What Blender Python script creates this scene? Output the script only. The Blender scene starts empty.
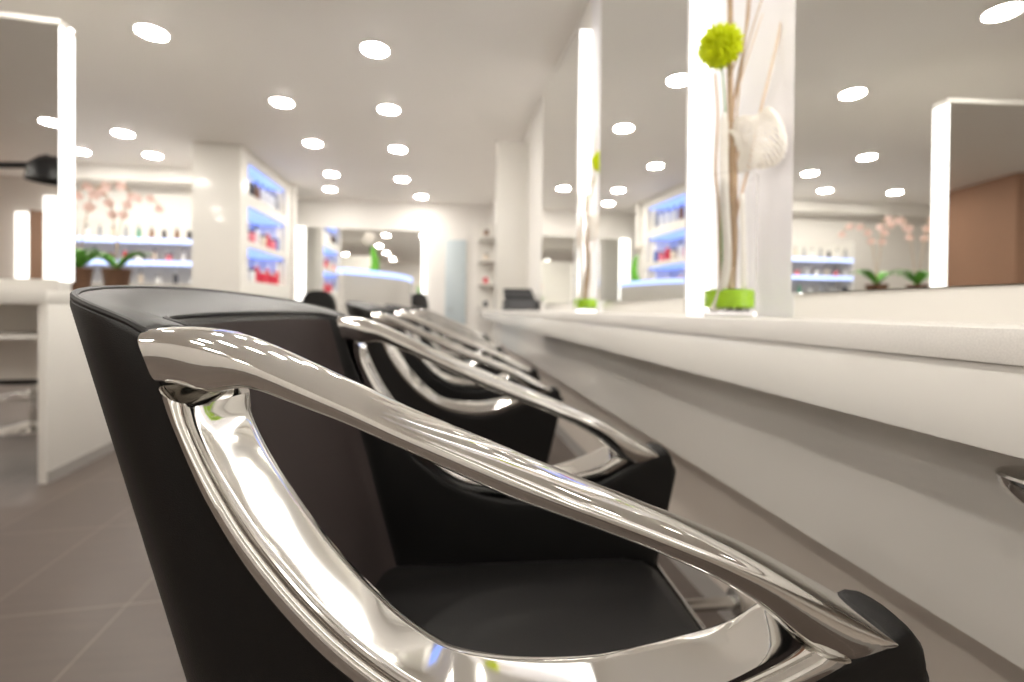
import bpy, bmesh, math, random
from math import sin, cos, pi, radians, sqrt
from mathutils import Vector, Matrix
random.seed(7)
scene = bpy.context.scene
COL = scene.collection

# ------------------------------------------------------------------ camera
EYE = 1.05
YAW, ROLL, PITCH = radians(8.1), 0.010, radians(0.5)
fw = Vector((sin(YAW)*cos(PITCH), cos(YAW)*cos(PITCH), -sin(PITCH)))
r0 = Vector((cos(YAW), -sin(YAW), 0)); u0 = r0.cross(fw)
rt = r0*cos(ROLL) + u0*sin(ROLL); up = u0*cos(ROLL) - r0*sin(ROLL)
cd = bpy.data.cameras.new('camera'); cam = bpy.data.objects.new('camera', cd); COL.objects.link(cam)
M3 = Matrix((rt, up, -fw)).transposed()
cam.matrix_world = Matrix.Translation((0, 0, EYE)) @ M3.to_4x4()
cd.sensor_width = 36; cd.lens = 484/1024*36
cd.shift_y = -0.0274
cd.clip_start = 0.01
cd.dof.use_dof = True; cd.dof.focus_distance = 0.43; cd.dof.aperture_fstop = 3.0
scene.camera = cam

# ------------------------------------------------------------------ world, exposure, large lights
w = bpy.data.worlds.new('world'); scene.world = w; w.use_nodes = True
w.node_tree.nodes['Background'].inputs[0].default_value = (1, .96, .9, 1)
w.node_tree.nodes['Background'].inputs[1].default_value = 0.3
scene.view_settings.view_transform = 'Standard'
scene.view_settings.look = 'None'
scene.view_settings.gamma = 1
scene.view_settings.use_curve_mapping = False
scene.view_settings.exposure = 0.88
LAMP = 84.0       # downlight lens emission
STRIP = 1.2       # mirror light strips
scene.cycles.max_bounces = 14
scene.cycles.glossy_bounces = 8
scene.cycles.diffuse_bounces = 7
scene.cycles.sample_clamp_indirect = 6
scene.cycles.use_denoising = True
CEIL = 3.18

# ------------------------------------------------------------------ materials
def mat(name, col, rough=.5, metal=0, spec=.5, emit=None, es=0, coat=0, trans=0, ior=1.45, bump=None, vary=None):
    m = bpy.data.materials.new(name); m.use_nodes = True
    nt = m.node_tree; b = nt.nodes['Principled BSDF']
    b.inputs['Base Color'].default_value = (*col, 1)
    b.inputs['Roughness'].default_value = rough
    b.inputs['Metallic'].default_value = metal
    b.inputs['Specular IOR Level'].default_value = spec
    b.inputs['IOR'].default_value = ior
    b.inputs['Coat Weight'].default_value = coat
    b.inputs['Coat Roughness'].default_value = .05
    b.inputs['Transmission Weight'].default_value = trans
    if emit:
        b.inputs['Emission Color'].default_value = (*emit, 1)
        b.inputs['Emission Strength'].default_value = es
    tc = nt.nodes.new('ShaderNodeTexCoord')
    if vary:
        n = nt.nodes.new('ShaderNodeTexNoise'); n.inputs['Scale'].default_value = vary[0]; n.inputs['Detail'].default_value = 6
        nt.links.new(tc.outputs['Object'], n.inputs['Vector'])
        mx = nt.nodes.new('ShaderNodeMixRGB'); mx.inputs[1].default_value = (*[c*(1-vary[1]) for c in col], 1)
        mx.inputs[2].default_value = (*[min(1, c*(1+vary[1])) for c in col], 1)
        nt.links.new(n.outputs['Fac'], mx.inputs[0]); nt.links.new(mx.outputs[0], b.inputs['Base Color'])
    if bump:
        kind, sc, st, dist = bump
        if kind == 'noise':
            n = nt.nodes.new('ShaderNodeTexNoise'); n.inputs['Detail'].default_value = 8
        else:
            n = nt.nodes.new('ShaderNodeTexVoronoi')
        n.inputs['Scale'].default_value = sc
        nt.links.new(tc.outputs['Object'], n.inputs['Vector'])
        bp = nt.nodes.new('ShaderNodeBump'); bp.inputs['Strength'].default_value = st; bp.inputs['Distance'].default_value = dist
        nt.links.new(n.outputs[0], bp.inputs['Height']); nt.links.new(bp.outputs[0], b.inputs['Normal'])
    return m

WARM = (1, .95, .87)
M = {}
M['leather'] = mat('black_leather', (.005, .0045, .0045), .44, spec=.42, bump=('voronoi', 900, .25, .0006))
M['seat_leather'] = mat('seat_leather', (.012, .011, .011), .42, bump=('noise', 260, .25, .001))
M['back_fabric'] = mat('seat_back_cloth', (.050, .038, .037), .75, spec=.3, bump=('noise', 1500, .3, .0005))
M['thread'] = mat('black_piping', (.02, .019, .019), .5)
M['chrome'] = mat('polished_chrome', (.80, .79, .77), .055, 1)
M['steel'] = mat('brushed_steel', (.6, .59, .57), .22, 1)
M['white'] = mat('white_laminate', (.77, .75, .71), .22, coat=.3, vary=(3, .015))
M['panel'] = mat('glossy_panel', (.84, .81, .76), .16, coat=.4, vary=(2, .03))
M['slab'] = mat('speckled_worktop', (.76, .735, .70), .35, vary=(420, .16))
M['plaster'] = mat('wall_paint', (.80, .775, .74), .6, vary=(2, .02), bump=('noise', 120, .05, .001))
M['lav'] = mat('pale_lilac_paint', (.77, .75, .77), .45, vary=(2, .02))
M['ceil'] = mat('ceiling_paint', (.94, .91, .87), .55, vary=(1.5, .02), bump=('noise', 90, .04, .001))
M['brown'] = mat('brown_wall_paint', (.33, .185, .12), .7, vary=(4, .06))
M['mirror'] = mat('mirror_glass', (.945, .95, .93), .0, 1)
M['strip'] = mat('light_strip', (1, 1, 1), .4, emit=(1, .985, .95), es=STRIP)
M['lamp'] = mat('lamp_diffuser', (1, 1, 1), .4, emit=WARM, es=LAMP)
M['ring'] = mat('lamp_ring', (.85, .84, .82), .4)
M['blue'] = mat('blue_shelf_light', (.6, .7, 1), .4, emit=(.36, .52, 1), es=.72)
M['bluedim'] = mat('blue_niche_light', (.3, .4, .9), .4, emit=(.22, .36, 1), es=.8)
M['glass'] = mat('clear_glass', (1, 1, 1), .0, trans=1, ior=1.12)
M['water'] = mat('vase_water', (.95, 1, .95), .0, trans=1, ior=1.1)
M['green'] = mat('lime_stones', (.42, .72, .03), .35, vary=(60, .2))
M['mum'] = mat('lime_petals', (.70, .78, .005), .6, vary=(30, .15))
M['leaf'] = mat('orchid_leaf', (.10, .33, .04), .4, vary=(8, .2))
M['twig'] = mat('dry_twig', (.50, .36, .24), .8, vary=(40, .2))
M['palet'] = mat('pale_twig', (.70, .55, .42), .8, vary=(40, .15))
M['skel'] = mat('white_raffia', (.86, .82, .76), .7, vary=(30, .08))
M['petal'] = mat('orchid_petal', (.82, .60, .55), .6, vary=(20, .1))
M['pot'] = mat('brown_wicker_pot', (.13, .065, .035), .7, vary=(40, .3), bump=('noise', 80, .6, .01))
M['black'] = mat('black_plastic', (.014, .014, .016), .35, spec=.5, vary=(12, .1))
M['grey'] = mat('grey_plastic', (.07, .07, .075), .4, vary=(20, .1))
M['door'] = mat('frosted_door', (.53, .60, .63), .3, vary=(2, .04))
M['shaded'] = mat('shaded_wall_tone', (.62, .56, .50), .4, vary=(3, .03))  # wall colour darkened to stand in for shade
M['skirt'] = mat('skirting_grey', (.34, .32, .30), .4, vary=(6, .05))
for nm, c in dict(b_red=(.62, .03, .06), b_pink=(.75, .22, .26), b_white=(.8, .8, .78), b_grey=(.35, .36, .38), b_dark=(.03, .03, .04),
                  b_blue=(.08, .18, .5), b_brown=(.22, .10, .05), b_green=(.1, .35, .22), b_cream=(.7, .6, .48)).items():
    M[nm] = mat('bottle_' + nm[2:], c, .3, vary=(10, .05))

def tile_floor():
    m = bpy.data.materials.new('floor_tiles'); m.use_nodes = True; nt = m.node_tree; b = nt.nodes['Principled BSDF']
    tc = nt.nodes.new('ShaderNodeTexCoord'); mp = nt.nodes.new('ShaderNodeMapping')
    ga = -.07
    mp.inputs['Rotation'].default_value = (0, 0, ga)
    mp.inputs['Location'].default_value = (-(FX*cos(ga)-FY*sin(ga)), -(FX*sin(ga)+FY*cos(ga)), 0)
    nt.links.new(tc.outputs['Object'], mp.inputs['Vector'])
    br = nt.nodes.new('ShaderNodeTexBrick'); br.offset = 0.0; br.squash = 1
    br.inputs['Scale'].default_value = 1; br.inputs['Mortar Size'].default_value = .0035; br.inputs['Mortar Smooth'].default_value = .1
    br.inputs['Bias'].default_value = 0
    br.inputs['Brick Width'].default_value = .45; br.inputs['Row Height'].default_value = .70
    br.inputs['Color1'].default_value = (.082, .058, .045, 1); br.inputs['Color2'].default_value = (.094, .067, .052, 1)
    br.inputs['Mortar'].default_value = (.165, .128, .105, 1)
    nt.links.new(mp.outputs[0], br.inputs['Vector'])
    n = nt.nodes.new('ShaderNodeTexNoise'); n.inputs['Scale'].default_value = 5; n.inputs['Detail'].default_value = 8
    mp2 = nt.nodes.new('ShaderNodeMapping'); mp2.inputs['Scale'].default_value = (1, 6, 1)
    nt.links.new(tc.outputs['Object'], mp2.inputs['Vector']); nt.links.new(mp2.outputs[0], n.inputs['Vector'])
    mx = nt.nodes.new('ShaderNodeMixRGB'); mx.blend_type = 'MULTIPLY'; mx.inputs[0].default_value = .35
    nt.links.new(br.outputs['Color'], mx.inputs[1]); nt.links.new(n.outputs['Fac'], mx.inputs[2])
    gm = nt.nodes.new('ShaderNodeBrightContrast'); gm.inputs[1].default_value = .03
    nt.links.new(mx.outputs[0], gm.inputs[0]); nt.links.new(gm.outputs[0], b.inputs['Base Color'])
    b.inputs['Roughness'].default_value = .42; b.inputs['Specular IOR Level'].default_value = .35
    bp = nt.nodes.new('ShaderNodeBump'); bp.inputs['Strength'].default_value = .3; bp.inputs['Distance'].default_value = .002; bp.invert = True
    nt.links.new(br.outputs['Fac'], bp.inputs['Height']); nt.links.new(bp.outputs[0], b.inputs['Normal'])
    return m
FX, FY = -1.537, 1.83
M['floor'] = tile_floor()

# ------------------------------------------------------------------ mesh builder
class MB:
    def __init__(s): s.v = []; s.f = []; s.flat = set()
    def box(s, x0, x1, y0, y1, z0, z1, T=None):
        P = [(x, y, z) for z in (z0, z1) for y in (y0, y1) for x in (x0, x1)]
        if T: P = [tuple(T @ Vector(p)) for p in P]
        n = len(s.v); s.v += P
        s.f += [tuple(n+i for i in q) for q in ((0,2,3,1),(4,5,7,6),(0,1,5,4),(2,6,7,3),(0,4,6,2),(1,3,7,5))]
        return s
    def loft(s, rings, closed=True, caps=True, loop=False):
        n0 = len(s.v); k = len(rings[0])
        for r in rings: s.v += [tuple(p) for p in r]
        m = len(rings)
        for i in range(m if loop else m-1):
            a = n0 + i*k; b = n0 + ((i+1) % m)*k
            for j in range(k if closed else k-1):
                j2 = (j+1) % k
                s.f.append((a+j, a+j2, b+j2, b+j))
        if caps and not loop and closed:
            s.f.append(tuple(n0+j for j in range(k))[::-1]); s.f.append(tuple(n0+(m-1)*k+j for j in range(k)))
        return s
    def tube(s, pts, r, seg=8, flat=1.0):
        pts = [Vector(p) for p in pts]; rr = r if isinstance(r, (list, tuple)) else [r]*len(pts)
        rings = []; ref = None
        for i, p in enumerate(pts):
            d = (pts[min(i+1, len(pts)-1)] - pts[max(i-1, 0)]).normalized()
            if ref is None:
                ref = Vector((0, 0, 1)) if abs(d.z) < .9 else Vector((1, 0, 0))
            a = (ref - d*ref.dot(d)).normalized(); ref = a; b = d.cross(a)
            rings.append([p + (a*cos(2*pi*j/seg) + b*flat*sin(2*pi*j/seg))*rr[i] for j in range(seg)])
        return s.loft(rings)
    def lathe(s, prof, c=(0, 0, 0), seg=32, caps=True):
        rings = [[(c[0]+r*cos(2*pi*j/seg), c[1]+r*sin(2*pi*j/seg), c[2]+z) for j in range(seg)] for r, z in prof]
        return s.loft(rings, caps=caps)
    def build(s, name, m, parent=None, smooth=True, bevel=0, T=None, seg=2):
        me = bpy.data.meshes.new(name); me.from_pydata([tuple(v) for v in s.v], [], s.f); me.update()
        bm = bmesh.new(); bm.from_mesh(me); bmesh.ops.recalc_face_normals(bm, faces=bm.faces)
        if bevel:
            bmesh.ops.bevel(bm, geom=list(bm.edges), offset=bevel, segments=seg, profile=.5, affect='EDGES')
        if T is not None: bm.transform(T)
        bm.to_mesh(me); bm.free()
        if smooth:
            me.polygons.foreach_set('use_smooth', [True]*len(me.polygons))
            me.set_sharp_from_angle(angle=radians(38))
        me.materials.append(M[m] if isinstance(m, str) else m)
        o = bpy.data.objects.new(name, me); COL.objects.link(o)
        if parent: o.parent = parent
        return o

def thing(name, label, cat, loc=(0, 0, 0), rz=0, group=None):
    o = bpy.data.objects.new(name, None); COL.objects.link(o); o.empty_display_size = .1
    o.location = loc; o.rotation_euler = (0, 0, rz); return tag(o, label, cat, group)
def tag(o, label, cat, group=None, kind=None):
    o['label'] = label; o['category'] = cat
    if group: o['group'] = group
    if kind: o['kind'] = kind
    return o
def struct(o, label=None):
    o['kind'] = 'structure'
    if label: o['label'] = label
    return o
def kids(o): return [c for c in COL.objects if c.parent == o]
def dup(o, loc, rz=0, label=None, group=None, parent=None, cat=None):
    def rec(a, par):
        c = a.copy(); COL.objects.link(c); c.parent = par
        for ch in kids(a): rec(ch, c)
        return c
    c = rec(o, parent); c.location = loc; c.rotation_euler = (0, 0, rz)
    if label: c['label'] = label
    if group: c['group'] = group
    return c
def interp(P, t):
    """piecewise Catmull-Rom through P at arclength fraction t"""
    P = [Vector(p) for p in P]; L = [0]
    for i in range(1, len(P)): L.append(L[-1] + (P[i]-P[i-1]).length)
    d = t*L[-1]; i = 0
    while i < len(P)-2 and L[i+1] < d: i += 1
    a = P[max(i-1, 0)]; b = P[i]; c = P[i+1]; e = P[min(i+2, len(P)-1)]
    u = (d-L[i])/max(1e-9, L[i+1]-L[i]); u = min(1, max(0, u))
    # non-uniform tangents
    hb = L[i+1]-L[i]
    ta = (c-a)/(L[i+1]-L[max(i-1, 0)])*hb; te = (e-b)/(L[min(i+2, len(P)-1)]-L[i])*hb
    h = u*u*u
    return b*(2*h-3*u*u+1) + ta*(h-2*u*u+u) + c*(-2*h+3*u*u) + te*(h-u*u)
def table(T, x):
    if x <= T[0][0]: return T[0][1:]
    for a, b in zip(T, T[1:]):
        if x <= b[0]:
            k = (x-a[0])/(b[0]-a[0]); return tuple(p+(q-p)*k for p, q in zip(a[1:], b[1:]))
    return T[-1][1:]

# ------------------------------------------------------------------ room shell
XR, XL, YB, YF = 0.97, -8.4, -3.6, 10.05
o = MB().box(XL, 1.2, YB, YF, -.06, 0).build('floor', 'floor'); struct(o)
o = MB().box(XL, 1.2, YB, YF, CEIL, CEIL+.08).build('ceiling', 'ceil'); struct(o)
struct(MB().box(XR, XR+.15, YB, YF, 0, CEIL).build('wall_right', 'plaster'))
struct(MB().box(XL-.15, XL, YB, YF, 0, CEIL).build('wall_left', 'plaster'))
struct(MB().box(XL, 1.2, YF, YF+.15, 0, CEIL).build('wall_far', 'plaster'))
struct(MB().box(XL, 1.2, YB-.15, YB, 0, CEIL).build('wall_back', 'plaster'))
struct(MB().box(XL, -2.75, 8.55, 8.7, 0, CEIL).build('wall_alcove', 'plaster'))
struct(MB().box(-2.75, -2.6, 8.97, 9.06, 0, CEIL).build('wall_return', 'plaster'))
struct(MB().box(XL, -3.27, 8.2, 8.55, 2.96, CEIL).build('trim_1', 'plaster'))
struct(MB().box(-2.6, XR, 9.835, YF, 0, .1).build('baseboard_far', 'skirt'))

# ------------------------------------------------------------------ downlights
dl = thing('ceiling_light', 'lit round recessed ceiling light', 'ceiling light', (0, 0, CEIL))
MB().lathe([(.115, 0), (.125, -.004), (.126, -.009), (.103, -.009), (.102, 0)], seg=40, caps=False).build('trim_ring', 'ring', dl)
MB().lathe([(.101, -.001), (.101, -.0105), (.090, -.015), (.02, -.017)], seg=40).build('diffuser', 'lamp', dl)
LIGHTS = [
 (-2.267, 4.155, 'upper left, nearest light of the left part of the ceiling'),
 (-.575, 4.13, 'at the top, nearest of the right-hand row seen directly'),
 (-1.68, 5.352, 'nearest of the middle row of ceiling lights'),
 (-.594, 5.351, 'second from the camera in the right-hand row'),
 (-3.949, 6.643, 'above and before the orchids, left of the white shelf tower'),
 (-5.012, 7.523, 'half hidden by the left mirror light strip'),
 (-4.096, 7.54, 'over the product alcove, nearest its front beam'),
 (-1.695, 6.622, 'second from the camera in the middle row'),
 (-.619, 6.675, 'third from the camera in the right-hand row'),
 (-1.783, 8.109, 'third from the camera in the middle row'),
 (-2.043, 9.145, 'last of the middle row, close over the far mirror'),
 (-.694, 8.217, 'fourth from the camera in the right-hand row'),
 (-.425, 9.42, 'last of the right-hand row, by the far wall'),
]
HID = [(-2.2, 2.85), (-4.1, 4.75), (-4.1, 5.8), (-6.3, 7.4), (-6.3, 5.2), (-.56, 2.85), (-.55, 1.55), (-.55, .25), (-.55, -1.1), (-.55, -2.4),
       (-2.2, .7), (-2.2, -1.8), (-4.9, 2.4), (-3.9, -.2), (-3.9, -2.2), (-6.6, 3.5), (-5.4, 1.1), (-5.3, -1.5)]
HL = ['before the left station, seen top right in the mirror', 'behind the left station mirror', 'over the gap between station and orchids alcove',
      'at the left end of the product alcove', 'over the floor left of the island station', 'over the second salon chair', 'over the gap behind the nearest chair',
      'straight above the nearest chair', 'behind the camera, nearest in the chair row', 'last of the chair row, by the back wall',
      'over the aisle beside the nearest chair', 'over the aisle near the back wall', 'over the floor in front of the left station', 'left of the aisle, behind the hood dryer',
      'left of the aisle, near the back wall', 'at the far left wall beside the station', 'left of the hood dryer', 'before the brown wall']
for i, (x, y, d) in enumerate(LIGHTS):
    lab = 'lit round recessed ceiling light ' + d
    if i == 0: dl.location = (x, y, CEIL); dl['label'] = lab; dl['group'] = 'recessed ceiling lights'
    else: dup(dl, (x, y, CEIL), 0, lab)
for i, (x, y) in enumerate(HID):
    dup(dl, (x, y, CEIL), 0, 'round ceiling light out of frame, ' + HL[i])

# ------------------------------------------------------------------ styling counter, mirrors, right wall
XC = .62; CT = 1.034; YEND = 8.05
ct = thing('styling_counter', 'long white styling counter with speckled worktop running along the mirror wall', 'counter', (XC, 0, 0))
MB().box(0, XR-XC-.004, -3.2, YEND, CT-.041, CT).build('worktop', 'slab', ct, bevel=.002)
MB().box(.006, .03, -3.2, YEND, CT-.142, CT-.0415).build('fascia', 'white', ct, bevel=.001)
MB().box(.03, XR-XC-.004, -3.2, YEND, CT-.060, CT-.0415).build('underside_board', 'white', ct)
MB().box(.20, .225, -3.2, YEND, .545, CT-.060).build('back_panel', 'panel', ct)
MB().box(.225, XR-XC-.004, -3.2, YEND, .545, .57).build('panel_return', 'panel', ct)
o = MB().box(XR-.010, XR-.001, -3.2, YEND, .092, .54).build('wall_shade_strip', 'shaded'); tag(o, 'taupe strip low on the wall under the styling counter, shade painted into its colour', 'wall panel')  # added strip, its darker colour paints the shade on the lower wall
struct(MB().box(XR-.012, XR, -3.2, YF, 0, .09).build('baseboard_right', 'skirt'))

def wall_mirror(y0, y1, label, xm=.87, skew=0):
    t = thing('wall_mirror', label, 'mirror', (xm, y0, CT))
    H = 2.90-CT
    gl = MB().box(0, .011, 0, y1-y0, .062, H)
    gl.v = [(x - (skew*(y-.004) if x < .005 else 0), y, z) for x, y, z in gl.v]
    MB().box(.012, XR-xm, .012, y1-y0-.012, .0, H-.012).build('cabinet_box', 'white', t)
    gl.build('mirror_glass', 'mirror', t, smooth=False)
    MB().box(0, .012, 0, y1-y0, 0, .060).build('bottom_rail', 'white', t)
    MB().box(.0125, XR-xm-.002, 0, .012, 0, H).build('light_strip', 'strip', t)
    MB().box(.0125, XR-xm-.002, y1-y0-.012, y1-y0, 0, H).build('light_strip', 'strip', t)
    MB().box(.002, XR-xm-.002, .012, y1-y0-.012, H-.012, H).build('top_cap', 'white', t)
    return t
wall_mirror(.20, 1.10, 'large wall mirror at the right edge, nearest the camera', skew=.01)
wall_mirror(1.66, 2.56, 'tall wall mirror behind the nearer glass vase, with glowing side strip', skew=.035)
wall_mirror(3.12, 4.10, 'farthest wall mirror, behind the smaller far glass vase', skew=.035)
wall_mirror(-1.26, -.36, 'wall mirror behind the viewer, out of the photo frame')
wall_mirror(-2.72, -1.82, 'second wall mirror behind the viewer, out of the photo frame')
for y0, y1 in ((1.104, 1.656), (2.564, 3.116)):
    o = MB().box(.955, XR, y0+.002, y1-.002, CT+.001, CEIL-.001).build('wall_panel', 'lav')
    tag(o, 'pale lilac wall panel between the two nearest mirrors' if y0 < 2 else 'pale wall panel between the middle and farthest mirrors', 'wall panel')
# white partition at end of counter
o = MB().box(.60, XR-.002, 5.60, 5.68, CT+.001, 3.0).build('partition_panel', 'white', bevel=.002)
tag(o, 'white upright partition panel standing on the far end of the counter', 'partition')

# ------------------------------------------------------------------ chair
YO = .32   # outer half width
DV = .04
# side profile curves (u forward, z up), taken in metres from the chair
OUT = [(-.311,.985),(-.302,.958),(-.276,.895),(-.24,.832),(-.195,.775),(-.152,.735),(-.10,.700),(-.03,.672),(.05,.660),(.13,.668),(.19,.690),(.24,.715),(.282,.735)]
INN = [(-.286,.968),(-.281,.950),(-.262,.910),(-.233,.862),(-.180,.797),(-.127,.749),(-.085,.724),(-.03,.706),(.03,.698),(.09,.701),(.15,.714),(.20,.732),(.236,.748)]
INF = [(-.274,.968),(-.270,.941),(-.245,.893),(-.198,.824),(-.142,.762),(-.105,.731),(-.072,.713),(-.014,.701),(.058,.698),(.10,.703),(.15,.712),(.205,.725),(.240,.744)]
AC = [(-.328,1.030)] + OUT + [(.305,.742),(.328,.756),(.345,.757),(.358,.742),(.361,.715)]
BAR = [(-.326,1.028,.986),(-.308,1.028,.985),(-.285,1.025,.974),(-.268,1.019,.981),(-.243,1.009,.982),(-.206,.992,.966),(-.165,.973,.949),
       (-.122,.952,.928),(-.03,.914,.883),(.035,.886,.859),(.085,.866,.840),(.154,.838,.810),(.196,.820,.785),(.225,.806,.760),
       (.246,.795,.741),(.275,.779,.727),(.30,.765,.735),(.314,.757,.744),(.322,.752,.746)]

def shell_stations():
    """rings across the padding: outer bottom .. outer top, rounded edge, inner top .. inner bottom"""
    def lean(z): return .28*(1.03-z)
    ZB = .42; TH = .075; NV = 16
    rings = []
    def ring(topo, topi, boto, boti, er=.011):
        topo, topi, boto, boti = map(Vector, (topo, topi, boto, boti))
        R = []
        for k in range(NV): R.append(boto.lerp(topo - (topo-boto).normalized()*er, k/(NV-1)))
        dn_o = (boto-topo).normalized(); dn_i = (boti-topi).normalized(); ac = (topi-topo).normalized()
        for a in (30, 60, 90):
            R.append(topo + dn_o*er*(1-sin(radians(a))) + ac*er*(1-cos(radians(a))))
        for k in (.25, .5, .75):
            a = topo+ac*er; b = topi-ac*er; R.append(a.lerp(b, k) + Vector((0, 0, .003*sin(pi*k))))
        for a in (90, 60, 30):
            R.append(topi + dn_i*er*(1-sin(radians(a))) - ac*er*(1-cos(radians(a))))
        for k in range(NV): R.append((topi + dn_i*er).lerp(boti, k/(NV-1)))
        return R
    def side(sgn, t):
        a = interp([(p[0], 0, p[1]) for p in AC], t)
        bu = -.155 + (t)*(.295+.155)
        # lower point: pulls toward the front edge for the last part
        o_ = (a.x, sgn*YO, a.z); i_ = (a.x, sgn*(YO-TH), a.z)
        return o_, i_, (bu, sgn*(YO-.012), ZB), (bu, sgn*(YO-TH-.012), ZB)
    # front cap of near side (rounded nose), from nose to the side
    NS = 64
    def nose(sgn):
        out = []
        o_, i_, bo, bi = side(sgn, 1)
        for k, a in enumerate((80, 60, 40, 20)):
            c = cos(radians(a)); s_ = sin(radians(a)); g = .014*s_
            sh = lambda P, Q: tuple(Vector(P).lerp((Vector(P)+Vector(Q))/2, 1-c) + Vector((g, 0, -.0*s_)))
            out.append(ring(sh(o_, i_), sh(i_, o_), sh(bo, bi), sh(bi, bo), er=.011*max(.15, c)))
        return out
    rings += nose(-1)
    for k in range(NS+1): rings.append(ring(*side(-1, 1-k/NS)))
    # back arc
    NB = 40
    for k in range(1, NB):
        ph = pi*k/NB
        def arc(hw, dep, n, z):
            cs, sn = cos(ph), sin(ph)
            rr = (abs(cs)**n + abs(sn)**n)**(-1/n)
            return Vector((-.328 - dep*sn*rr + lean(z), -hw*cs*rr, z))
        s_ = sin(ph)**.7
        zt = 1.030 + .046*s_
        to = arc(YO, .128, 2.5, zt); ti = arc(YO-TH, .045, 3.2, 1.030+.010*s_)
        bo = arc(YO-.012, .12, 2.7, ZB); bi = arc(YO-TH-.012, .05, 3.0, ZB)
        rings.append(ring(to, ti, bo, bi))
    for k in range(NS+1): rings.append(ring(*side(1, k/NS)))
    rings += nose(1)[::-1]
    return rings, NS, NB, NV

def make_chair():
    t = thing('salon_chair', 'x', 'chair')
    rings, NS, NB, NV = shell_stations()
    MB().loft(rings, closed=True, caps=True).build('upholstered_shell', 'leather', t)
    # back lining: thin padded cloth panel inside the back
    lo = 4+NS+1+3; hi = lo+NB-7
    n = len(rings[0])
    L = []
    for r in rings[lo:hi]:
        col = [Vector(p) for p in r[NV+9:NV+9+NV-3]]
        L.append(col)
    cen = Vector((0, 0, .8))
    def off(P, d): 
        q = Vector((cen.x-P.x, -P.y, 0)).normalized(); return P + q*d
    mb = MB()
    ringz = []
    m = len(L)
    for i, col in enumerate(L):
        e = min(i, m-1-i); d = .004 if e > 1 else (.001, .003)[e]
        f = [off(p, d*(.3 if j == 0 else 1)) for j, p in enumerate(col)]
        ringz.append(f + [off(p, -.004) for p in col[::-1]])
    mb.loft(ringz).build('back_lining', 'back_fabric', t)
    # piping along the outer and inner top edge
    for idx, nm in ((NV+1, 'piping'), (NV+7, 'piping')):
        pts = [Vector(r[idx]) for r in rings[4+NS-1:4+NS+NB+3]]
        MB().tube(pts, .0032, 8).build(nm, 'thread', t)
    # chrome arm rests and frames
    for sgn in (-1, 1):
        R = []
        N = 72
        for k in range(N+1):
            u = BAR[0][0] + (BAR[-1][0]-BAR[0][0])*k/N
            zt, zb = table(BAR, u)
            a = min(1, abs(u-.0)/.30); hw = .040 + .006*a**2
            c = .241+DV; n = 3.0 + 2.6*a**2
            ring = []
            for j in range(36):
                th = 2*pi*j/36; cs, sn = cos(th), sin(th)
                x = (abs(cs)**(2/n))*(1 if cs > 0 else -1); z = (abs(sn)**(2/n))*(1 if sn > 0 else -1)
                zz = (zt+zb)/2 + z*(zt-zb)/2 + (.004*(1-x*x) if z > 0 else 0)
                uu = u + (zt-zz)*.30*max(0, 1-k/10)
                ring.append((uu, sgn*(c + x*hw*(1+(.05*z*a if x > 0 else 0))), zz))
            R.append(ring)
        # smooth rings a little along the bar
        for _ in range(2):
            Q = [r[:] for r in R]
            for i in range(1, N):
                Q[i] = [tuple((R[i-1][j][q]+2*R[i][j][q]+R[i+1][j][q])/4 for q in range(3)) for j in range(36)]
            R = Q
        def shrink(r, f, du):
            cx = sum(p[1] for p in r)/36; cz = sum(p[2] for p in r)/36
            return [(p[0]+du, cx+(p[1]-cx)*f, cz+(p[2]-cz)*f) for p in r]
        R = [shrink(R[0], .93, -.0015)] + R + [shrink(R[-1], .93, .0015)]
        MB().loft(R).build('chrome_armrest', 'chrome', t)
        F = []
        N = 90
        for k in range(N+1):
            q = k/N
            a = interp([(p[0], 0, p[1]) for p in OUT], q); b = interp([(p[0], 0, p[1]) for p in INN], q); c = interp([(p[0], 0, p[1]) for p in INF], q)
            ab = b-a
            out_dir = -(ab.normalized())
            def P(v3, v): return (v3.x, sgn*(v+DV), v3.z)
            sec = [P(a, .274), P(a, .2815), P(a+ab*.08, .2865), P(a+ab*.25, .2905), P(a+ab*.45, .2915), P(a+ab*.62, .290),
                   P(a+ab*.74, .2868), P(a+ab*.78, .2835), P(a+ab*.84, .2835), P(a+ab*.90, .2855), P(a+ab*.97, .2845), P(b, .2815), P(b, .277), P(b.lerp(c, .2), .263),
                   P(b.lerp(c, .5), .245), P(b.lerp(c, .85), .220), P(c, .209), P(c+out_dir*.003, .2045), P(c+out_dir*.010, .202), P(c+out_dir*.020, .2025), P(c+out_dir*.026, .206),
                   P(c+out_dir*.026, .24)]
            F.append(sec)
        MB().loft(F).build('opening_frame', 'chrome', t)
    # seat
    S = []
    zs = [(.462, .93), (.455, .985), (.47, 1), (.515, 1), (.532, .985), (.541, .955), (.546, .88), (.549, .6), (.550, .25)]
    for z, f in zs:
        r = []
        for j in range(64):
            th = 2*pi*j/64; cs, sn = cos(th), sin(th); n = 13
            rr = (abs(cs)**n+abs(sn)**n)**(-1/n)
            r.append((.015 + .300*f*cs*rr, .246*min(f*1.0, 1)*sn*rr, z))
        S.append(r)
    MB().loft(S).build('seat', 'seat_leather', t)
    MB().box(-.26, .296, -.24, .24, .425, .456).build('seat_pan', 'black', t, bevel=.004)
    MB().box(.3165, .326, -.236, .236, .502, .528).build('seat_trim', 'chrome', t, bevel=.002)
    # column and base
    MB().lathe([(.055, .43), (.055, .40), (.032, .385), (.032, .20), (.045, .195), (.045, .03)], seg=32).build('column', 'chrome', t)
    MB().lathe([(.045, .045), (.10, .034), (.20, .018), (.225, .010), (.228, .002), (.226, 0)], seg=56).build('base_plate', 'steel', t)
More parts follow.
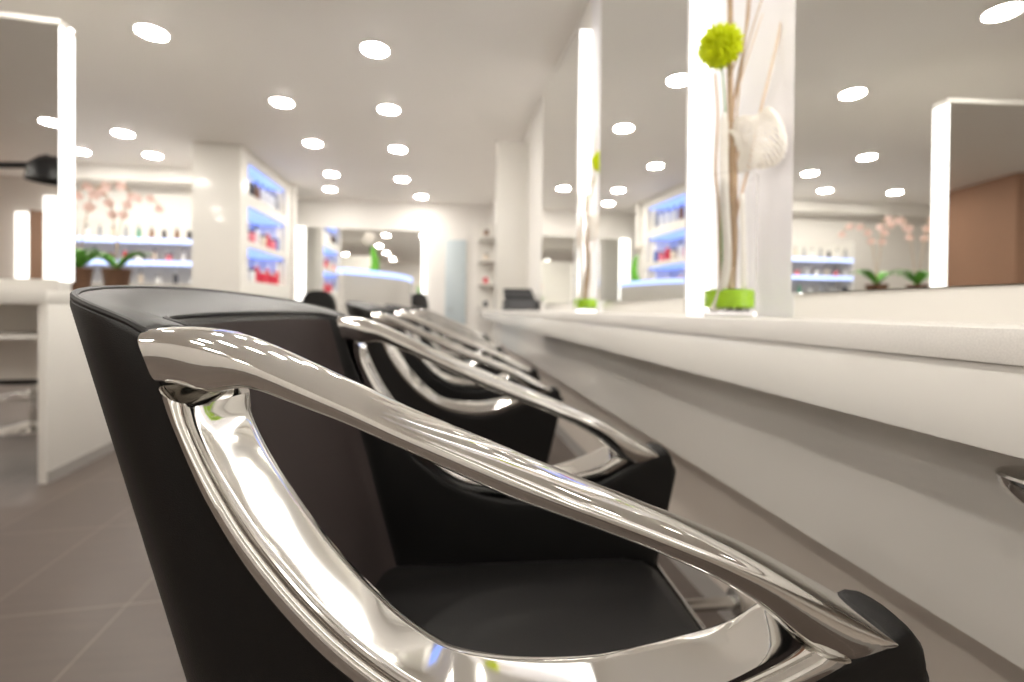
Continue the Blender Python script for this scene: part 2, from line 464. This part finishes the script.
    MB().tube([(.0, .05, .16), (.0, .16, .17), (0, .24, .175)], [.007, .006, .009], 10).build('pump_lever', 'chrome', t)
    return t
chair = make_chair()
CH = [(0.1057, 0.7251, -.0586, 'nearest black leather salon chair with chrome arms, filling the foreground'),
      (.09, 2.08, -.05, 'second black salon chair with chrome arms, just behind the nearest one'),
      (.08, 3.45, -.06, 'third black salon chair with chrome arms along the counter'),
      (.12, 5.2, -.04, 'farthest black salon chair with chrome arms in the counter row')]
for i, (x, y, r, lab) in enumerate(CH):
    if i == 0: chair.location = (x, y, 0); chair.rotation_euler = (0, 0, r); chair['label'] = lab; chair['group'] = 'salon chairs along the counter'
    else: dup(chair, (x, y, 0), r, lab)

# foot rests on the right wall
def footrest(y, lab):
    t = thing('footrest', lab, 'footrest', (.824, y, .0))
    MB().tube([(-.42, 0, .12), (.13, 0, .12)], .019, 14).build('support_tube', 'steel', t)
    MB().lathe([(.040, 0), (.042, .003), (.042, .010), (.024, .014)], seg=28).build('wall_flange', 'steel', t, T=Matrix.Translation((.117-.004, 0, .12)) @ Matrix.Rotation(radians(-90), 4, 'Y') @ Matrix.Translation((0,0,0)))
    MB().tube([(-.42, -.16, .12), (-.42, .16, .12)], .016, 14).build('foot_bar', 'steel', t)
    return t
footrest(1.42, 'steel footrest tube beyond the seat of the nearest chair')

# hair dryer holder under counter edge
t = thing('appliance_holder', 'small round chrome holder hanging under the counter edge at far right', 'holder', (.672, .445, .838))
MB().lathe([(.010, .030), (.044, .030), (.0465, .027), (.044, .018), (.034, .002), (.031, 0), (.008, .001)], seg=40).build('cup', 'chrome', t)
MB().lathe([(.022, .0005), (.022, -.003), (.015, -.004), (.004, -.002)], seg=28).build('cup_opening', 'black', t)
MB().lathe([(.012, .030), (.012, .053)], seg=20).build('stem', 'chrome', t)

# ------------------------------------------------------------------ vases
def rosette(mb, c, r, n, pr, seed):
    rnd = random.Random(seed)
    for i in range(n):
        z = 1-2*(i+.5)/n; ph = i*2.399963
        d = Vector((sqrt(1-z*z)*cos(ph), sqrt(1-z*z)*sin(ph), z))
        d = (d + Vector([rnd.uniform(-.12, .12) for _ in range(3)])).normalized()
        k = rnd.uniform(.82, 1.1)
        a = d.orthogonal().normalized(); b = d.cross(a)
        p0 = Vector(c)+d*r*.25; p1 = Vector(c)+d*r*k*.8; p2 = Vector(c)+d*r*k + a*pr*.3
        mb.loft([[p + (a*cos(q*pi/2)*s + b*sin(q*pi/2)*s) for q in range(4)] for p, s in ((p0, pr*.4), (p1, pr), (p2, pr*.25))])
def vase(loc, lab, fl, rz, R=.071, H=.40, seed=1, bloom=(-.036, 0, .70)):
    t = thing('glass_vase', lab, 'vase', loc, rz)
    MB().lathe([(.001, 0), (R, 0), (R, H), (R-.003, H), (R-.003, .014), (.001, .014)], seg=40, caps=False).build('glass_cylinder', 'glass', t)
    # lime band
    mb = MB(); rnd = random.Random(seed)
    prof = [(.002, .026), (R-.010, .024), (R-.0045, .028), (R-.0045, .072), (R-.010, .077), (.002, .079)]
    mb.lathe(prof, seg=40).build('lime_stones', 'green', t)
    mb = MB()
    for i in range(26):
        a = rnd.uniform(0, 2*pi); q = sqrt(rnd.random())*(R-.014)
        mb.lathe([(.002, -.006), (.007, -.003), (.007, .003), (.002, .006)], c=(q*cos(a), q*sin(a), .0205), seg=7)
    tag_ = mb.build('white_pebbles', 'b_white', t)
    # arrangement of its own
    f = thing('flower_arrangement', fl, 'flowers', (loc[0], loc[1], loc[2]+.0795), rz); f.scale = (1, 1, 1)
    def tw(pts, r, m, nm='twig'): return MB().tube([interp(pts, k/16) for k in range(17)], [r*(1-.45*k/16) for k in range(17)], 7).build(nm, m, f)
    tw([(-.005, 0, 0), (.01, 0, .3), (.0, .01, .55), (-.008, 0, .80), (-.015, 0, 1.0)], .012, 'twig')
    tw([(.01, .0, 0), (-.0, .01, .30), (.012, .01, .55), (.035, .0, .72), (.05, 0, 1.0)], .005, 'twig')
    tw([(.0, .01, .0), (.015, .0, .2), (.05, .01, .33), (.08, 0, .50), (.13, 0, .72), (.16, 0, .9)], .0055, 'palet')
    tw([(-.02, .01, 0), (-.03, .01, .25), (-.045, 0, .34), (-.04, 0, .50), (-.05, 0, .62)], .006, 'palet')
    tw([(.01, -.01, 0), (.018, .0, .2), (-.012, .01, .36), (.01, 0, .46), (.03, 0, .65), (.09, 0, .86)], .0035, 'twig')
    tw([(-.02, 0, 0), (-.025, 0, .3), (-.018, 0, .50), (bloom[0], 0, bloom[2]-.01)], .003, 'leaf', 'flower_stem')
    tw([(.012, .012, 0), (.006, -.01, .12), (.014, .0, .26), (.004, .012, .42)], .009, 'twig')
    tw([(-.002, -.014, 0), (.016, .01, .15), (.0, .012, .3), (.02, -.01, .40)], .008, 'palet')
    tw([(.0, .01, .5), (.03, .0, .62), (.09, .01, .80)], .003, 'palet')
    tw([(-.01, .0, .60), (.04, .0, .75), (.06, .01, .95)], .003, 'twig')
    mb = MB(); rosette(mb, bloom, .060, 420, .0075, seed); mb.build('lime_bloom', 'mum', f)
    # broad pale ribbon hanging on the left
    pts = [(-.055, -.030, -.062), (-.040, -.042, -.01), (-.030, -.05, .08), (-.032, -.03, .3), (-.030, -.02, .50)]
    MB().tube([interp(pts, k/20) for k in range(21)], [.013]*20+[.004], 8, flat=.35).build('pale_ribbon', 'skel', f)
    pts = [(.028, -.03, -.01), (.026, -.03, .1), (.024, -.02, .27)]
    MB().tube([interp(pts, k/12) for k in range(13)], [.008]*13, 8, flat=.4).build('pale_ribbon', 'skel', f)
    # raffia shell
    mb = MB()
    C = Vector((.072, -.01, .425)); ax = Vector((.80, 0, .60)).normalized(); bx = Vector((0, 1, 0)); cx = ax.cross(bx)
    for i in range(27):
        k = i/26; cc = C + ax*(k-.5)*.155; rad = .078*sin(pi*(.10+.85*k))**.7
        wob = rnd.uniform(-.9, .9)
        pts = []
        for j in range(19):
            a = 2*pi*j/18+wob
            pts.append(cc + (bx*cos(a)*.8 + cx*sin(a))*rad*(1+.14*sin(3*a+i*.7)) + ax*.020*sin(a+i*.3))
        mb.tube(pts, .0032, 6)
    mb.build('raffia_shell', 'skel', f)
    return t
vase((.82, 1.30, CT), 'nearer clear glass vase with lime green filling on the counter', 'nearer arrangement of pale twigs, lime bloom and white raffia shell in glass vase', radians(-8))
vase((.826, 2.75, CT), 'farther clear glass vase with lime green filling near the counter end', 'farther arrangement of pale twigs with lime bloom in the small-looking vase', radians(-8), seed=5, bloom=(.082, 0, .80))

# card rack on the counter
t = thing('card_rack', 'dark grey sloping card rack on the counter before the white partition', 'rack', (.80, 4.9, CT), 0); t.scale = (1.7, 1.7, 1.75)
MB().loft([[(-.11, y, 0), (.09, y, 0), (.09, y+.0, .012), (-.11, y, .012)] for y in (-.06, .12)]).build('rack_base', 'grey', t)
for k in range(4):
    MB().box(-.10, .08, -.002, .002, 0, .06, T=Matrix.Translation((0, -.045+k*.045, .010+.022*k)) @ Matrix.Rotation(radians(-25), 4, 'X')).build('card_slot', 'black' if k % 2 else 'grey', t)
MB().box(-.105, -.10, -.06, .12, .0, .06).build('rack_side', 'black', t); MB().box(.085, .09, -.06, .12, .0, .06).build('rack_side', 'black', t)

# ------------------------------------------------------------------ left island station
A0 = radians(5.6)
st = thing('styling_station', 'white island styling station with open shelf, standing at the left edge', 'station', (-2.28, 3.168, 0), A0)
W_ = 1.75; D_ = 1.15
MB().box(-.045, 0, 0, D_, 0, 1.05).build('side_panel', 'white', st, bevel=.002)
MB().box(-W_, -W_+.045, 0, D_, 0, 1.05).build('side_panel', 'white', st, bevel=.002)
MB().box(-W_, .0, -.01, D_, 1.0505, 1.13).build('top_board', 'white', st, bevel=.002)
MB().box(-W_+.046, -.046, .02, .50, .845, .87).build('shelf', 'white', st)
MB().box(-W_+.046, -.046, .50, .52, .55, 1.05).build('back_board', 'panel', st)
MB().box(-.0, .006, .0, D_, 0, .07).build('plinth_strip', 'skirt', st)
# its mirror box
MH = 2.74-1.13
m_ = thing('wall_mirror', 'upright mirror with glowing edge standing on the left island station', 'mirror', (-2.28, 3.168, 1.1305), A0)
MB().box(-1.55, -.012, .122, .24, 0, MH-.01).build('cabinet_box', 'white', m_)
MB().box(-1.55, -.006, .11, .121, .07, MH-.012).build('mirror_glass', 'mirror', m_, smooth=False)
MB().box(-1.55, -.006, .11, .121, 0, .068).build('bottom_rail', 'white', m_)
MB().box(-.011, .0, .112, .242, .06, MH-.02).build('light_strip', 'strip', m_)
MB().box(-1.561, -1.551, .112, .242, .06, MH-.02).build('light_strip', 'strip', m_)
MB().box(-1.56, .0, .108, .244, MH-.0095, MH+.02).build('top_frame', 'white', m_, bevel=.003)
# stool under it
s_ = thing('stool', 'low black stool with chrome base, seen through the left station opening', 'stool', (-3.42, 4.62, 0), A0); s_.scale = (1.2, 1.2, .69)
MB().lathe([(.02, .575), (.19, .575), (.205, .59), (.205, .652), (.185, .668), (.02, .672)], seg=40).build('seat', 'leather', s_)
MB().lathe([(.028, .598), (.028, .09)], seg=20).build('column', 'chrome', s_)
MB().lathe([(.03, .09), (.12, .05), (.20, .02), (.205, .0)], seg=40).build('base_plate', 'chrome', s_)
MB().tube([(.19*cos(a*pi/12), .19*sin(a*pi/12), .40) for a in range(25)], .011, 10).build('foot_ring', 'chrome', s_)
for a in range(3):
    MB().tube([(0, 0, .36), (.19*cos(a*2.094+.5), .19*sin(a*2.094+.5), .40)], .008, 8).build('ring_spoke', 'chrome', s_)

# orchids on the island
def orchid(loc, lab, rz, H=.55, seed=1, s=1):
    t = thing('potted_orchid', lab, 'plant', loc, rz); rnd = random.Random(seed)
    MB().lathe([(.045*s, 0), (.058*s, .11*s), (.062*s, .115*s), (.062*s, .125*s), (.054*s, .125*s), (.05*s, .11*s), (.01, .108*s)], seg=28).build('pot', 'pot', t)
    for k in range(6):
        a = k*1.1+rnd.random(); L = rnd.uniform(.12, .2)*s; mb = MB(); rings = []
        for j in range(9):
            q = j/8; wd = .028*s*sin(pi*(.12+.86*q))+.002
            p = Vector((cos(a)*L*q, sin(a)*L*q, .12*s+.09*s*sin(q*2.2))); side = Vector((-sin(a), cos(a), 0)); n = Vector((0, 0, .003))
            rings.append([p-side*wd+n*1.5, p-n, p+side*wd+n*1.5, p+n*.6])
        mb.loft(rings).build('leaf', 'leaf', t)
    for q, (dx, dy) in enumerate(((.16, .03), (-.13, -.03))):
        pts = [(0, 0, .12*s), (dx*.1, dy, H*.5), (dx*.5, dy, H*.9), (dx*1.3, dy, H*.98), (dx*1.8, dy, H*.88)]
        MB().tube([interp(pts, k/16) for k in range(17)], .0035, 6).build('flower_stem', 'twig', t)
        for k in range(5):
            c = interp(pts, .55+.11*k) + Vector((0, 0, -.02)); mb = MB()
            for j in range(5):
                a = 2*pi*j/5+.3*k; d = Vector((cos(a), .25*(-1)**j, sin(a))); e = Vector((-sin(a), 0, cos(a)))
                mb.loft([[c+d*u*.034+e*wd, c+d*u*.034+Vector((0, .003, 0)), c+d*u*.034-e*wd, c+d*u*.034-Vector((0, .003, 0))] for u, wd in ((.05, .003), (.5, .017), (.85, .014), (1.05, .003))])
            mb.build('blossom', 'petal', t)
    return t
orchid((-2.42, 3.62, 1.131), 'pink potted orchid standing right beside the glowing left mirror edge', .3, .78, 2, 1.3)
orchid((-2.43, 4.02, 1.131), 'pink potted orchid on the right rear corner of the left station', .8, .80, 5, 1.5)

# ------------------------------------------------------------------ products
def bottle(m, h=.2, r=.03, kind=0):
    pr = [(r*.9, 0), (r, .01), (r, h*.62), (r*.95, h*.70), (r*.4, h*.78)] if kind == 0 else [(r*.95, 0), (r, .008), (r, h*.84), (r*.97, h*.86)]
    o = MB().lathe(pr, seg=16).build('product_bottle' if kind == 0 else 'product_jar', m)
    c = MB().lathe([(r*.42, h*.775), (r*.42, h*.97), (r*.36, h)] if kind == 0 else [(r*1.03, h*.86), (r*1.03, h), (r*.9, h*1.01)], seg=16).build('cap', 'b_white' if m in ('b_dark', 'b_red', 'b_blue') else 'b_dark', o)
    return o
PROTO = {}
def put(m, kind, loc, lab, grp, cat='bottle', sc=1):
    key = (m, kind, sc)
    if key not in PROTO:
        o = bottle(m, sc*(.2 if kind == 0 else .12), sc*(.03 if kind == 0 else .042), kind); PROTO[key] = o; o.location = loc; tag(o, lab, cat, grp)
    else: dup(PROTO[key], loc, 0, lab, grp)
ORD = ['first', 'second', 'third', 'fourth', 'fifth', 'sixth', 'seventh', 'eighth', 'ninth', 'tenth', 'eleventh', 'twelfth', 'thirteenth', 'fourteenth', 'fifteenth', 'sixteenth']
CN = dict(b_red='red', b_pink='pink', b_white='white', b_grey='grey', b_dark='black', b_blue='blue', b_brown='brown', b_green='green', b_cream='cream')

# shelf tower
tw = thing('shelf_tower', 'tall glossy white shelf tower with three blue-lit niches in its right side', 'shelf unit', (-3.26, 6.86, 0))
TX, TY = .60, 2.08
NZ = [(1.40, 1.86), (1.95, 2.43), (2.60, 3.02)]
def cab(x0, x1, y0, y1, z0, z1, nm='carcass_panel'): return MB().box(x0, x1, y0, y1, z0, z1).build(nm, 'white', tw)
cab(0, TX, 0, .24, 0, 3.17, 'front_end'); cab(0, TX, 1.84, TY, 0, 3.17, 'rear_end'); cab(0, .18, .241, 1.839, 0, 3.17, 'back_block')
zz = [0] + [q for p in NZ for q in p] + [3.17]
for a, b in zip(zz[::2], zz[1::2]): cab(.181, TX, .241, 1.839, a, b, 'shelf_board')
for a, b in NZ:
    MB().box(.19, TX-.05, .26, 1.82, b-.03, b-.001).build('niche_light', 'bluedim', tw)
    MB().box(.1811, .186, .245, 1.835, a+.002, b-.032).build('niche_back', mat('niche_back', (.55, .58, .66), .4, vary=(5, .1)), tw)
NR = {0: ['b_grey', 'b_white', 'b_red', 'b_red', 'b_red', 'b_red', 'b_red'], 1: ['b_white', 'b_pink', 'b_white', 'b_cream', 'b_red', 'b_pink', 'b_blue'], 2: ['b_dark', 'b_dark', 'b_brown', 'b_white', 'b_white', 'b_white', 'b_grey']}
for n_, (a, b) in enumerate(NZ):
    for k in range(7):
        put(NR[n_][k], k % 2 if n_ != 2 else 0, (-3.26+TX-.09, 6.86+.36+.215*k, a+.0005),
            '%s product in the %s niche of the shelf tower, %s from the front' % (CN[NR[n_][k]], ('lowest', 'middle', 'top')[n_], ORD[k]), 'products in the shelf tower', sc=1.5)

# alcove shelves
al = thing('product_shelving', 'white wall shelving with blue-lit shelf edges in the alcove behind the orchids', 'shelf unit', (-6.2, 8.10, 0))
MB().box(0, 2.9, .40, .448, 0, 2.40).build('back_board', 'white', al)
MB().box(0, .03, 0, .399, 0, 2.40).build('side_panel', 'white', al); MB().box(2.87, 2.9, 0, .399, 0, 2.40).build('side_panel', 'white', al)
for z in (.75, 1.36, 1.70, 2.04):
    MB().box(.031, 2.869, .02, .399, z, z+.025).build('shelf', 'white', al)
for z in (1.70, 2.04):
    MB().box(.031, 2.869, .0, .019, z-.045, z+.03).build('shelf_edge_light', 'blue', al)
seqs = [['b_dark', 'b_white', 'b_grey', 'b_white', 'b_green', 'b_white', 'b_cream', 'b_white', 'b_dark', 'b_white', 'b_grey', 'b_white'],
        ['b_white', 'b_pink', 'b_cream', 'b_white', 'b_white', 'b_pink', 'b_red', 'b_white', 'b_cream', 'b_pink', 'b_white', 'b_pink', 'b_white', 'b_cream'],
        ['b_grey', 'b_white', 'b_dark', 'b_grey', 'b_white', 'b_grey', 'b_cream', 'b_grey', 'b_green', 'b_brown', 'b_dark', 'b_brown', 'b_dark', 'b_dark', 'b_dark', 'b_dark']]
for (z, s_, nm) in ((1.385, seqs[0], 'low'), (1.725, seqs[1], 'middle'), (2.065, seqs[2], 'upper')):
    for k, c in enumerate(s_):
        put(c, k % 2 if z != 2.065 else 0, (-6.1+2.7*k/(len(s_)-1), 8.22, z+.0005), '%s product on the %s alcove shelf, %s from the left' % (CN[c], nm, ORD[k]), 'products on the alcove shelves')

# ------------------------------------------------------------------ reception desk, curved with a blue glowing rim
rd = thing('reception_desk', 'curved white reception desk with a blue glowing rim', 'desk', (-.53, 4.27, 0), 0)
P0 = Vector((-.20, -.62)); P1 = Vector((.21, .50)); nrm = Vector((.92, -.39))
def arc_pts(off, n=24):
    o = []
    for k in range(n+1):
        q = k/n; p = P0.lerp(P1, q); bul = .13*sin(pi*q)+off; o.append(p + nrm*bul)
    return o
def wallstrip(o0, o1, z0, z1, nm, m, flare=.0):
    A = arc_pts(o0); B = arc_pts(o1); R = []
    for a, b in zip(A, B): R.append([(a.x, a.y, z0), (b.x, b.y, z0), (b.x+nrm.x*flare, b.y+nrm.y*flare, z1), (a.x+nrm.x*flare, a.y+nrm.y*flare, z1)])
    MB().loft(R).build(nm, m, rd)
wallstrip(-.05, .0, 0, 1.29, 'curved_front', 'white', .02)
wallstrip(-.04, .03, 1.2905, 1.335, 'glowing_rim', 'blue')
wallstrip(-.46, -.051, .72, .75, 'desk_top', 'white')
MB().box(-.62, -.57, -.30, .10, 0, .719).build('desk_support', 'white', rd)
# black office chairs by the desk
def office(loc, rz, lab):
    t = thing('office_chair', lab, 'chair', loc, rz)
    S = []
    for z, f in ((.47, .9), (.48, 1), (.53, 1), (.55, .9), (.555, .3)):
        S.append([(.22*f*cos(a*pi/16)*(abs(cos(a*pi/16))**5+abs(sin(a*pi/16))**5)**(-.2), .22*f*sin(a*pi/16)*(abs(cos(a*pi/16))**5+abs(sin(a*pi/16))**5)**(-.2), z) for a in range(32)])
    MB().loft(S).build('seat', 'leather', t)
    B = []
    for x, f in ((-.25, .85), (-.245, 1), (-.20, 1), (-.19, .8)):
        B.append([(x-.05*(.3*sin(a*pi/16)), .21*f*cos(a*pi/16)*(abs(cos(a*pi/16))**3+abs(sin(a*pi/16))**3)**(-1/3), .93+.30*f*sin(a*pi/16)*(abs(cos(a*pi/16))**3+abs(sin(a*pi/16))**3)**(-1/3)) for a in range(32)])
    MB().loft(B).build('backrest', 'leather', t)
    MB().tube([(0, 0, .465), (-.14, 0, .455), (-.25, 0, .50), (-.255, 0, .66)], .014, 8).build('back_support', 'black', t)
    MB().lathe([(.025, .469), (.025, .09)], seg=16).build('column', 'chrome', t)
    for k in range(5):
        a = k*2*pi/5
        l = MB().tube([(0, 0, .11), (.26*cos(a), .26*sin(a), .065)], .016, 8).build('leg', 'chrome', t)
        MB().lathe([(.012, -.024), (.026, -.02), (.026, .02), (.012, .024)], seg=16).build('castor', 'black', l, T=Matrix.Translation((.26*cos(a), .26*sin(a), .027)) @ Matrix.Rotation(pi/2, 4, 'X'))
    return t
office((-1.27, 5.75, 0), radians(70), 'black office chair left of the curved reception desk')
office((-.50, 6.15, 0), radians(150), 'black office chair right of the curved reception desk')

# tall green vase behind desk
t = thing('tall_plant', 'tall bright green leaf stem with white bloom standing behind the reception desk', 'plant', (-.75, 5.3, .0))
tb = thing('side_table', 'small white pedestal table behind the reception desk', 'table', (-.75, 5.3, 0))
MB().lathe([(.18, 0), (.18, .02), (.03, .03), (.03, .98), (.22, .985), (.22, 1.01)], seg=32).build('pedestal', 'white', tb)
t.location = (-.75, 5.3, 1.011)
MB().lathe([(.05, 0), (.055, .28), (.05, .28), (.045, .01), (.005, .008)], seg=24).build('vase', 'b_white', t)
MB().tube([interp([(0, 0, .05), (-.02, 0, .3), (.03, 0, .48), (.00, 0, .68)], k/12) for k in range(13)], [.035, .04, .045, .05, .055, .055, .05, .05, .045, .04, .035, .03, .01], 10, flat=.35).build('broad_leaf', mat('bright_leaf', (.16, .52, .05), .4, vary=(8, .15)), t)
mb = MB(); rosette(mb, (-.03, 0, .76), .07, 90, .014, 3); mb.build('white_bloom', 'skel', t)
MB().tube([(0, 0, .2), (.01, 0, .5), (-.03, 0, .74)], .004, 6).build('flower_stem', 'leaf', t)

# ------------------------------------------------------------------ far wall
fm = thing('wall_mirror', 'wide mirror with glowing upright strips on the far wall', 'mirror', (-2.70, YF-.0, .95))
MB().box(.0, 2.26, -.03, -.001, .0, 1.66).build('mirror_glass', 'mirror', fm, smooth=False)
MB().box(-.22, -.005, -.06, -.001, .0, 1.66).build('light_strip', 'strip', fm)
MB().box(2.265, 2.34, -.06, -.001, .0, 1.66).build('light_strip', 'strip', fm)
MB().box(-.22, 2.4, -.10, -.001, -.10, -.001).build('ledge', 'white', fm)
d = MB().box(.04, .46, YF-.05, YF-.001, 0, 2.45).build('door_1', 'door', bevel=.003); struct(d)
h = MB().tube([(.10, YF-.055, 1.02), (.10, YF-.09, 1.02), (.21, YF-.09, 1.02)], .009, 8).build('door_handle', 'steel', d)
# wig shelf at the right wall beyond the partition
ws = thing('display_shelf', 'narrow white display shelf on the right wall beyond the partition', 'shelf unit', (.80, 7.9, 0))
MB().box(-.18, .165, .9, .93, 0, 2.6).build('side_panel', 'white', ws)
for z in (1.05, 1.45, 1.85, 2.25): MB().box(-.18, .165, .2, .899, z, z+.025).build('shelf', 'white', ws)
MB().box(.14, .165, .2, .899, .0, 2.6).build('back_board', 'white', ws)
for k, (z, c) in enumerate(((1.075, 'b_dark'), (1.475, 'b_red'), (1.875, 'b_cream'), (2.275, 'b_brown'))):
    put(c, 1, (.72, 8.30, z+.001), '%s jar on the narrow display shelf beyond the partition' % CN[c], 'jars on the display shelf')

# ------------------------------------------------------------------ behind the viewer (seen in the mirrors)
struct(MB().box(-6.5, -6.3, YB+.001, -.3, 0, CEIL-.001).build('wall_left_return', 'brown'))

bm_ = thing('wall_mirror', 'slim lit mirror on the back wall, seen in the left station mirror', 'mirror', (-5.95, YB, 1.45))
MB().box(.22, .42, .001, .03, 0, 1.2).build('mirror_glass', 'mirror', bm_, smooth=False)
MB().box(.05, .21, .001, .05, 0, 1.15).build('light_strip', 'strip', bm_)
MB().box(.43, .61, .001, .05, 0, 1.45).build('light_strip', 'strip', bm_)
hd = thing('hood_dryer', 'black hood hair dryer on a tall stand, seen in the left station mirror', 'hair dryer', (-3.65, 1.5, 0))
MB().lathe([(.02, .09), (.02, 2.2), (.012, 2.24)], seg=16).build('pole', 'black', hd)
MB().tube([(0, 0, 2.2), (.15, 0, 2.25), (.35, 0, 2.27), (.5, 0, 2.36)], .03, 10).build('arm', 'black', hd)
MB().lathe([(.02, .16), (.09, .15), (.16, .08), (.18, -.06), (.165, -.06), (.145, .07), (.02, .13)], c=(.52, 0, 2.20), seg=28).build('hood', 'black', hd)
MB().lathe([(.02, .09), (.1, .06), (.24, .03), (.25, 0)], seg=32).build('base_plate', 'black', hd)
